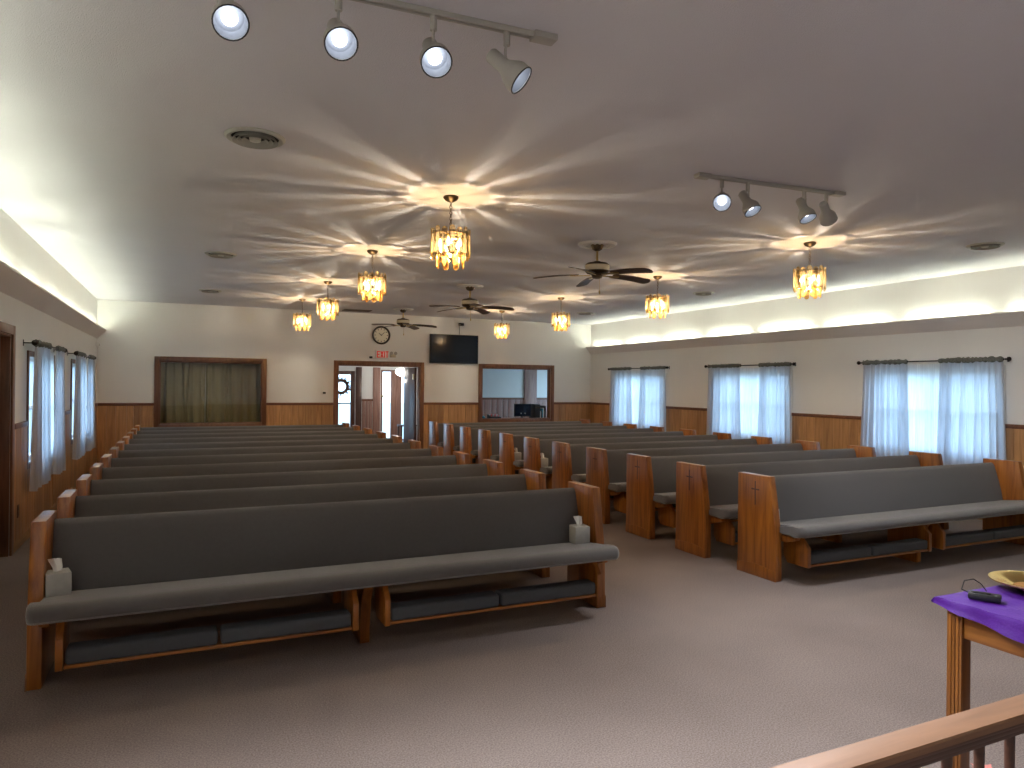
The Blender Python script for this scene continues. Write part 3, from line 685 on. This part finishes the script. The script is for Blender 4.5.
for side, cx in (('two-window', 1.863), ('three-window', 5.675)):
    for k, yy in enumerate((5.165, 7.67, 10.31, 12.71)):
        o = ch0 if first else dup(ch0); first = False
        o.location = (cx, yy, CZ); o.rotation_euler = (0, 0, k*.35+(.2 if cx > 3 else 0))
        o['label'] = 'brass and glass chandelier, %s from the television wall, in the line nearer the %s wall' % (CO[3-k], side)
        o['group'] = 'brass and glass chandeliers'

# ------------------------------------------------------------------ ceiling fans
def make_fan():
    root = thing('ceiling_fan', 'x', 'fan')
    md = MB().lathe([(.07, -.004), (.10, -.02), (.13, -.014), (.155, -.026), (.185, -.022), (.20, -.006), (.20, 0)], 36)
    o = md.build('medallion', 'white', root)
    q = MB()
    for k in range(16):
        a = 2*PI*k/16; q.lathe([(.001, -.032), (.012, -.029), (.02, -.02)], 8, Matrix.Translation((.128*math.cos(a), .128*math.sin(a), 0)))
    q.build('rosettes', 'white', o)['kind'] = 'stuff'
    MB().lathe([(.065, -.0), (.068, -.02), (.05, -.06), (.02, -.075)], 20).build('canopy', 'darkbrass', root)
    MB().lathe([(.012, -.07), (.012, -.2)], 10).build('downrod', 'brass', root)
    mh = MB().lathe([(.02, -.175), (.05, -.19), (.105, -.20), (.122, -.215), (.122, -.285), (.105, -.305), (.06, -.318), (.05, -.35), (.02, -.36)], 28).build('motor_housing', 'darkbrass', root)
    MB().lathe([(.1235, -.222), (.1255, -.225), (.1255, -.275), (.1235, -.278)], 28, cap=False).build('band', 'cream', mh)
    outl = []
    L0, L1, w0, w1 = .19, .66, .052, .068
    for i in range(9): t = i/8; outl.append((L0+(L1-.05-L0)*t, -(w0+(w1-w0)*t)))
    for i in range(1, 8): a = -PI/2+PI*i/8; outl.append((L1-.05+.05*math.cos(a), w1*math.sin(a)))
    for i in range(9): t = 1-i/8; outl.append((L0+(L1-.05-L0)*t, (w0+(w1-w0)*t)))
    tilt = Matrix.Rotation(R(-12), 4, 'X')
    q = MB().prism(outl, 'z', -.004, .004); q.v = [tuple(tilt @ Vector(v)) for v in q.v]
    q.v = [(x, y, z-.05*(max(0, x-.19)/.47)**2*.6) for x, y, z in q.v]
    bl = q.mesh('blade', 'blade')
    q = MB().prism([(.07, -.018), (.14, -.012), (.20, -.032), (.26, -.02), (.275, 0), (.26, .02), (.20, .032), (.14, .012), (.07, .018)], 'z', .004, .010); q.v = [tuple(tilt @ Vector((x, y, z-.016))) for x, y, z in q.v]
    arm = q.mesh('blade_arm', 'brass')
    for k in range(5):
        b = inst('blade', bl, root, (0, 0, -.315), (0, 0, 2*PI*k/5)); inst('blade_arm', arm, b)
    MB().tube([(.03, 0, -.35), (.03, 0, -.48)], .0022, 5).lathe([(.002, -.47), (.008, -.485), (.008, -.505), (.002, -.515)], 8, Matrix.Translation((.03, 0, 0))).build('pull_chain', 'brass', root)
    return root
fan0 = make_fan()
for k, (x, y, ph) in enumerate(((3.83, 6.2, 2), (3.83, 9.75, 44), (3.87, 13.4, 48))):
    o = fan0 if k == 0 else dup(fan0)
    o.location = (x, y, CZ); o.rotation_euler = (0, 0, R(ph)); o['group'] = 'five-blade ceiling fans over the aisle'
    o['label'] = ('dark five-blade ceiling fan under a white medallion, farthest from the clock wall', 'dark five-blade ceiling fan, the middle one over the aisle', 'dark five-blade ceiling fan closest to the wall clock')[k]

# ------------------------------------------------------------------ track lights
head_prof = [(.005, .092), (.026, .09), (.031, .082), (.031, .012), (.036, .0), (.056, -.035), (.060, -.045), (.060, -.082), (.0565, -.082), (.0565, -.045), (.05, -.03), (.02, -.012), (.004, -.01)]
head_me = MB().lathe(head_prof, 24).mesh('lamp_head', 'lampshell')
refl_me = MB().lathe([(.056, -.078), (.0555, -.045), (.049, -.03), (.02, -.0135)], 24, cap=False).mesh('reflector', 'reflector')
bulb_me = MB().lathe([(.012, -.014), (.020, -.026), (.026, -.036), (.027, -.042), (.022, -.049), (.012, -.053), (.002, -.054)], 20).mesh('bulb', 'spotbulb')
ring_me = MB().torus(.0585, .003, 24, 6, Matrix.Translation((0, 0, -.082))).mesh('trim_ring', 'iron')
def track(name_label, p0, p1, heads, hang=.11):
    p0, p1 = Vector(p0), Vector(p1); d = p1-p0; L_ = d.length
    t = thing('track_light', name_label, 'track light', p0, math.atan2(d.y, d.x))
    q = MB().box(0, L_, -.017, -.008, -.022, 0).box(0, L_, .008, .017, -.022, 0).box(0, L_, -.008, .008, -.009, 0)
    q.build('track', 'lampshell', t, bevel=.002)
    MB().box(-.004, .10, -.032, .032, -.03, 0).build('feed_box', 'lampshell', t, bevel=.004)
    MB().box(L_-.10, L_+.004, -.032, .032, -.026, 0).build('end_box', 'lampshell', t, bevel=.004)
    inv = Matrix.Rotation(-math.atan2(d.y, d.x), 3, 'Z')
    for (s, dirv, lit, cone) in heads:
        dv = inv @ Vector(dirv).normalized()
        quat = (-dv).to_track_quat('Z', 'Y')
        h = inst('lamp_head', head_me, t, (s*L_, 0, -.022-hang-.035)); h.rotation_mode = 'QUATERNION'; h.rotation_quaternion = quat
        inst('reflector', refl_me, h); inst('bulb', bulb_me, h); inst('trim_ring', ring_me, h)
        # stem from the track to the head, in the head's own frame
        top = quat.inverted() @ Vector((0, 0, hang+.035)); side = Vector((top.x, top.y, 0)); side = side.normalized()*.032 if side.length > 1e-4 else Vector((.032, 0, 0))
        k1 = Vector((side.x, side.y, .035))
        up = quat.inverted() @ Vector((0, 0, 1))
        MB().tube([k1*.9, k1+up*.03, top-up*.05], .006, 8).build('stem', 'lampshell', h)
        MB().tube([top-up*.055, top+up*.002], .014, 8).build('adapter', 'lampshell', h)
        ld = bpy.data.lights.new('track_spot', 'SPOT'); ld.energy = SPOT_W*lit; ld.color = (.88, .93, 1); ld.spot_size = R(cone); ld.spot_blend = 1.0; ld.shadow_soft_size = .03
        lo = bpy.data.objects.new('track_spot', ld); COL.objects.link(lo); lo.parent = h; lo.location = (0, 0, -.09)
track('four-head track light on the ceiling above the communion rail', (0.02, 2.655, CZ), (1.385, 2.60, CZ),
      [(.08, (.06, -.70, -.71), 1.5, 145), (.355, (.0, -.70, -.71), 1.5, 145), (.62, (-.06, -.70, -.71), 1.5, 145), (.845, (.62, -.42, -.66), 1, 110)])
track('four-head track light on the ceiling above the front three-window pew', (3.15, 3.83, CZ), (4.43, 3.735, CZ),
      [(.16, (-.55, -.66, -.51), 1, 70), (.33, (.12, -.50, -.85), 1, 130), (.72, (.05, -.42, -.9), 1, 130), (.88, (.75, .35, -.55), 1, 85)], hang=.10)

# ------------------------------------------------------------------ ceiling vents and small ceiling things
def vent(x, y, r, label):
    t = thing('ceiling_vent', label, 'vent', (x, y, CZ), group='round ceiling vents')
    MB().lathe([(r, 0), (r, -.006), (r*.92, -.016), (r*.80, -.012), (r*.78, 0)], 36, cap=False).build('flange', 'vent', t)
    MB().lathe([(r*.79, -.001), (r*.79, -.002)], 30).build('throat', 'dark', t)
    for k, rr in enumerate((.66, .5, .34)):
        MB().lathe([(r*rr, -.004), (r*(rr+.10), -.028+.003*k), (r*(rr+.085), -.030+.003*k), (r*(rr-.015), -.006)], 30, cap=False).build('louver', 'louver', t)
    MB().lathe([(r*.2, -.006), (r*.18, -.024), (.004, -.028)], 18).build('center_cone', 'vent', t)
for side, x in (('two-window', .37), ('three-window', 7.29)):
    for k, y in enumerate((4.44, 8.68, 12.25)):
        vent(x, y, .172 if x < 3 else .165, 'round louvred ceiling vent near the %s wall, %s the clock wall' % (side, ('farthest from', 'midway along to', 'closest to')[k]))
sd = thing('smoke_detector', 'small white smoke detector beside a round ceiling vent', 'detector', (7.46, 12.22, CZ))
MB().lathe([(.06, 0), (.06, -.018), (.045, -.032), (.02, -.036)], 18).build('housing', 'white', sd); MB().lathe([(.008, -.035), (.006, -.039)], 8).build('indicator', 'red', sd)
rg = thing('return_grille', 'long dark slatted return grille on the ceiling near the doorway wall', 'grille', (3.13, 14.12, CZ))
MB().box(-.27, .27, -.15, -.135, -.012, 0).box(-.27, .27, .135, .15, -.012, 0).box(-.27, -.255, -.135, .135, -.012, 0).box(.255, .27, -.135, .135, -.012, 0).build('frame', 'grille', rg)
MB().box(-.255, .255, -.135, .135, -.002, -.001).build('backing', 'dark', rg)
slm = MB().prism([(-.012, -.002), (.006, -.012), (.009, -.011), (-.009, -.001)], 'x', -.255, .255).mesh('slat', 'grille')
for k in range(9): inst('slat', slm, rg, (0, -.115+k*.029, 0))

# ------------------------------------------------------------------ back-wall things
tv = thing('television', 'large black flat television mounted on the back wall', 'television', (5.36, YB, 2.355))
MB().box(-.56, .56, -.085, -.045, -.315, .315).build('bezel', 'black', tv, bevel=.006)
MB().box(-.545, .545, -.0865, -.0849, -.295, .302).build('screen', 'screen', tv)
MB().box(-.2, .2, -.045, -.001, -.15, .15).build('wall_mount', 'iron', tv)
wc = thing('wall_camera', 'small black camera on a bracket above the television', 'camera', (5.53, YB, 2.90))
MB().tube([(0, -.001, 0), (0, -.07, .0)], .01, 8).build('arm', 'iron', wc)
MB().box(-.075, .035, -.13, -.06, -.03, .03).build('body', 'black', wc, bevel=.01)
MB().lathe([(.02, 0), (.018, .02)], 10, Matrix.Rotation(R(90), 4, 'X')).build('lens', 'dark', wc, (-.02, -.13, 0))
tag(MB().tube([(5.5, YB-.006, 2.90), (5.5, YB-.006, 2.68)], .005, 6).build('cable', 'black'), 'thin black cable running down to the television', 'cable')
ck = thing('wall_clock', 'round dark-rimmed wall clock above the exit sign', 'clock', (3.748, YB, 2.60))
rx = Matrix.Rotation(R(90), 4, 'X')
MB().lathe([(.19, .001), (.195, .03), (.18, .045), (.162, .04), (.155, .022)], 36, rx, cap=False).build('rim', 'clockrim', ck)
MB().lathe([(.16, .015), (.16, .02)], 36, rx).build('face', 'clockface', ck)
for k in range(12):
    a = 2*PI*k/12; MB().box(-.006, .006, -.0235, -.0205, .118, .146).build('hour_mark', 'clockrim', ck, (0, 0, 0), (0, a, 0))
for a, l, w in ((-52, .075, .008), (48, .11, .006)): MB().prism([(-w, -.015), (w, -.015), (w*.5, l), (-w*.5, l)], 'y', -.029, -.026).build('clock_hand', 'clockrim', ck, (0, 0, 0), (0, R(a), 0))
ex = thing('exit_sign', 'white exit sign with red letters above the doorway', 'sign', (3.775, YB, 2.195))
MB().box(-.15, .15, -.045, -.001, -.09, .09).build('housing', 'white', ex, bevel=.006)
def letter(ch, w, h, s):
    q = MB(); y0, y1 = -.0485, -.0451
    if ch == 'E': q.box(0, s, y0, y1, 0, h).box(s, w, y0, y1, 0, s).box(s, w*.9, y0, y1, h/2-s/2, h/2+s/2).box(s, w, y0, y1, h-s, h)
    if ch == 'X': q.prism([(0, 0), (s*1.2, 0), (w, h), (w-s*1.2, h)], 'y', y0, y1).prism([(w-s*1.2, 0), (w, 0), (s*1.2, h), (0, h)], 'y', y0-.0003, y1)
    if ch == 'I': q.box(0, s, y0, y1, 0, h)
    if ch == 'T': q.box(w/2-s/2, w/2+s/2, y0, y1, 0, h-s).box(0, w, y0, y1, h-s, h)
    return q
u = -.122
for ch, w in (('E', .062), ('X', .07), ('I', .02), ('T', .062)):
    letter(ch, w, .135, .019).build('letter', 'red', ex, (u, 0, -.066), smooth=False); u += w+.011
em = thing('emergency_light', 'twin-head emergency light beside the exit sign', 'light', (4.0, YB, 2.19))
MB().box(-.06, .06, -.05, -.001, -.05, .02).build('housing', 'cream', em, bevel=.006)
for s in (-1, 1): MB().lathe([(.01, .0), (.03, .02), (.035, .05)], 14, Matrix.Translation((s*.045, -.03, .035)) @ rx).build('lamp', 'lampshell', em)
ss = thing('door_sensor', 'small dark sensor on a bracket above the doorway', 'sensor', (3.53, YB, 2.13))
MB().box(-.03, .03, -.06, -.012, -.022, .022).build('body', 'black', ss, bevel=.008); MB().box(-.05, .05, -.012, -.001, -.012, .045).build('back_plate', 'white', ss)
ths = thing('thermostat', 'small white thermostat on the wall beside the doorway', 'thermostat', (2.585, YB, 1.385))
MB().box(-.055, .055, -.028, -.001, -.04, .04).build('cover', 'white', ths, bevel=.006); MB().box(-.03, .03, -.0295, -.0279, -.02, .02).build('display', 'dark', ths)
ms = thing('motion_sensor', 'small white motion sensor in the back corner below the cove', 'sensor', (XL, YB-.12, 2.235))
MB().prism([(.001, -.05), (.045, -.03), (.05, .02), (.03, .05), (.001, .05)], 'y', -.035, .035).build('housing', 'white', ms, bevel=.005); MB().box(.047, .052, -.02, .02, -.025, .005).build('lens', 'lampshell', ms)
ol = thing('wall_outlet', 'dark wall outlet low on the panelling beside the side door', 'outlet', (XL+.0135, 7.975, .36))
MB().box(0, .006, -.038, .038, -.06, .06).build('plate', 'doorbrown', ol, bevel=.002)
for z in (-.025, .025): MB().box(.006, .0075, -.016, .016, z-.013, z+.013).build('socket', 'black', ol)

# ------------------------------------------------------------------ chancel: platform, rail, table
struct(MB().box(XL, XR, YF, 1.30, 0, .15).build('floor_platform', 'carpet', smooth=False), 'carpeted chancel platform')
rl = thing('communion_rail', 'brown wooden communion rail with turned balusters', 'railing', (0, 1.148, .15))
X0, X1, RZ = .55, 5.2, .60
cap = [(-.040, RZ-.022), (-.041, RZ-.006), (-.037, RZ-.001), (-.02, RZ), (.02, RZ), (.037, RZ-.001), (.041, RZ-.006), (.040, RZ-.022)]
MB().prism(cap, 'x', X0, X1).build('cap_rail', 'railcap', rl)
MB().box(X0, X1, -.036, .036, RZ-.034, RZ-.0225).box(X0, X1, -.030, .030, RZ-.050, RZ-.034).box(X0, X1, -.022, .022, RZ-.066, RZ-.05).build('under_moulding', 'raildark', rl, bevel=.003)
MB().box(X0, X1, -.02, .02, .06, .09).build('bottom_rail', 'raildark', rl, bevel=.003)
bal = MB().lathe([(.011, .09), (.013, .14), (.009, .16), (.017, .20), (.019, .24), (.010, .31), (.009, .34), (.014, .36), (.009, .38), (.012, .44), (.013, RZ-.066)], 12).mesh('baluster', 'raildark')
x = 1.751-.13*8
while x < X1-.1:
    inst('baluster', bal, rl, (x, 0, 0)); x += .13
for xx in (X0, X1): MB().box(xx-.045, xx+.045, -.045, .045, 0, RZ-.05).build('newel_post', 'raildark', rl, bevel=.005)
tb = thing('communion_table', 'oak communion table with fluted legs beyond the rail', 'table', (3.42, 1.60, 0))
tx0, tx1, ty0, ty1 = 2.76-3.42, 4.08-3.42, 1.345-1.60, 1.855-1.60
MB().box(tx0, tx1, ty0, ty1, .735, .757).build('table_top', 'tablewoody', tb, bevel=.005)
lx = [tx0+.028, tx1-.028-.06]; ly = [ty0+.022, ty1-.022-.06]
for xa in lx:
    for ya in ly:
        lg = MB().prism([(xa, ya), (xa+.06, ya), (xa+.06, ya+.06), (xa, ya+.06)], 'z', 0, .735).build('leg', 'tablewood', tb, bevel=.003)
        if xa == lx[0]:
            for k in range(3): MB().prism([(ya+.010+k*.015, .04), (ya+.020+k*.015, .04), (ya+.020+k*.015, .70), (ya+.010+k*.015, .70)], 'x', xa-.004, xa).build('flute', 'tablewood', lg, bevel=.002)
for xa in (lx[0]+.012, lx[1]+.033): MB().box(xa, xa+.018, ly[0]+.06, ly[1], .615, .735).build('apron', 'tablewoody', tb, bevel=.002)
for ya in (ly[0]+.012, ly[1]+.033): MB().box(lx[0]+.06, lx[1], ya, ya+.018, .615, .735).build('apron', 'tablewood', tb, bevel=.002)
# purple cloth draped over the table edges
def cl(u, v):
    ex_, ey = .006, .006
    a = -.06+1.12*u; b = -.14+1.28*v
    X_ = tx0-ex_ + (tx1-tx0+2*ex_)*min(1, max(0, a)); Y_ = ty0-ey+(ty1-ty0+2*ey)*min(1, max(0, b))
    du = max(0, -a, a-1)*(tx1-tx0); dv = max(0, -b, b-1)*(ty1-ty0)
    dn = max(du, dv) if not (du and dv) else max(du, dv)
    w = .006*math.sin(u*37)+.006*math.sin(v*23)
    s = 0 if dn == 0 else 1
    return (X_+(w if du else 0)*s*dn*14 - (0.06*du if a < 0 else -0.06*du), Y_+(w if dv else 0)*s*dn*14 + (.2*dv if b > 1 else -.2*dv), .762-dn*.95*(1.5-1.25*v)*(1+.03*math.sin(v*19+u*11)) + .0012*math.sin(u*40)*math.sin(v*31))
cl_o = MB().sheet(cl, 90, 60)
tc_ = tag(cl_o.build('table_cloth', 'purple', None, (3.42, 1.60, 0)), 'purple cloth draped over the communion table', 'tablecloth')
pl_ = thing('offering_plate', 'shallow golden offering plate lying on the purple cloth', 'plate', (3.21, 1.735, .766))
MB().lathe([(.075, 0), (.085, .004), (.11, .022), (.15, .034), (.165, .036), (.166, .041), (.15, .040), (.108, .028), (.082, .010), (.02, .008)], 40).build('dish', 'gold', pl_)
MB().lathe([(.08, .0115), (.08, .0135), (.01, .014)], 30).build('felt_pad', 'felt', pl_)
dv_ = thing('microphone_transmitter', 'small black transmitter pack with a wire on the purple cloth', 'device', (2.885, 1.745, .766), R(-62))
MB().box(-.055, .055, -.03, .03, 0, .024).build('case', 'black', dv_, bevel=.006)
MB().box(-.045, .02, -.012, .012, .0241, .027).build('clip', 'iron', dv_, bevel=.001)
MB().tube([(-.05, .02, .012), (-.08, .03, .02), (-.075, .08, .045), (-.045, .11, .05), (-.02, .13, .03), (0, .125, .004)], .0022, 6).build('wire', 'black', dv_)
# pink flowers in a pot on the floor between rail and table
pp = thing('potted_flowers', 'pink flowers in a clay pot on the floor behind the rail', 'plant', (2.58, 1.46, 0))
MB().lathe([(.06, 0), (.08, .12), (.085, .12), (.085, .15), (.076, .15), (.07, .11)], 20).build('pot', 'terracotta', pp)
q = MB(); p2 = MB(); leafm = MB()
for i in range(16):
    a = rng.uniform(0, 2*PI); r = rng.uniform(.02, .13); tip = Vector((r*math.cos(a), r*math.sin(a), rng.uniform(.17, .265)))
    MB().tube([(0, 0, .10), (tip.x*.4, tip.y*.4, .2), tip], .003, 5).build('stem', 'leaf', pp)
    fm = MB()
    for k in range(6):
        b = 2*PI*k/6; d1 = Vector((math.cos(b), math.sin(b), .35)); s_ = Vector((-math.sin(b), math.cos(b), 0))
        fm.add([tip, tip+d1*.022+s_*.014, tip+d1*.042, tip+d1*.022-s_*.014], [(0, 1, 2, 3)])
    fm.build('blossom', 'petal', pp)
for i in range(14):
    a = rng.uniform(0, 2*PI); b = Vector((math.cos(a), math.sin(a), 0)); s_ = Vector((-b.y, b.x, 0)); c0 = Vector((b.x*.03, b.y*.03, .14))
    lf_ = MB().add([c0, c0+b*.06+s_*.025+Vector((0, 0, .06)), c0+b*.13+Vector((0, 0, .07)), c0+b*.06-s_*.025+Vector((0, 0, .06))], [(0, 1, 2, 3)])
    lf_.build('leaf', 'leaf', pp)
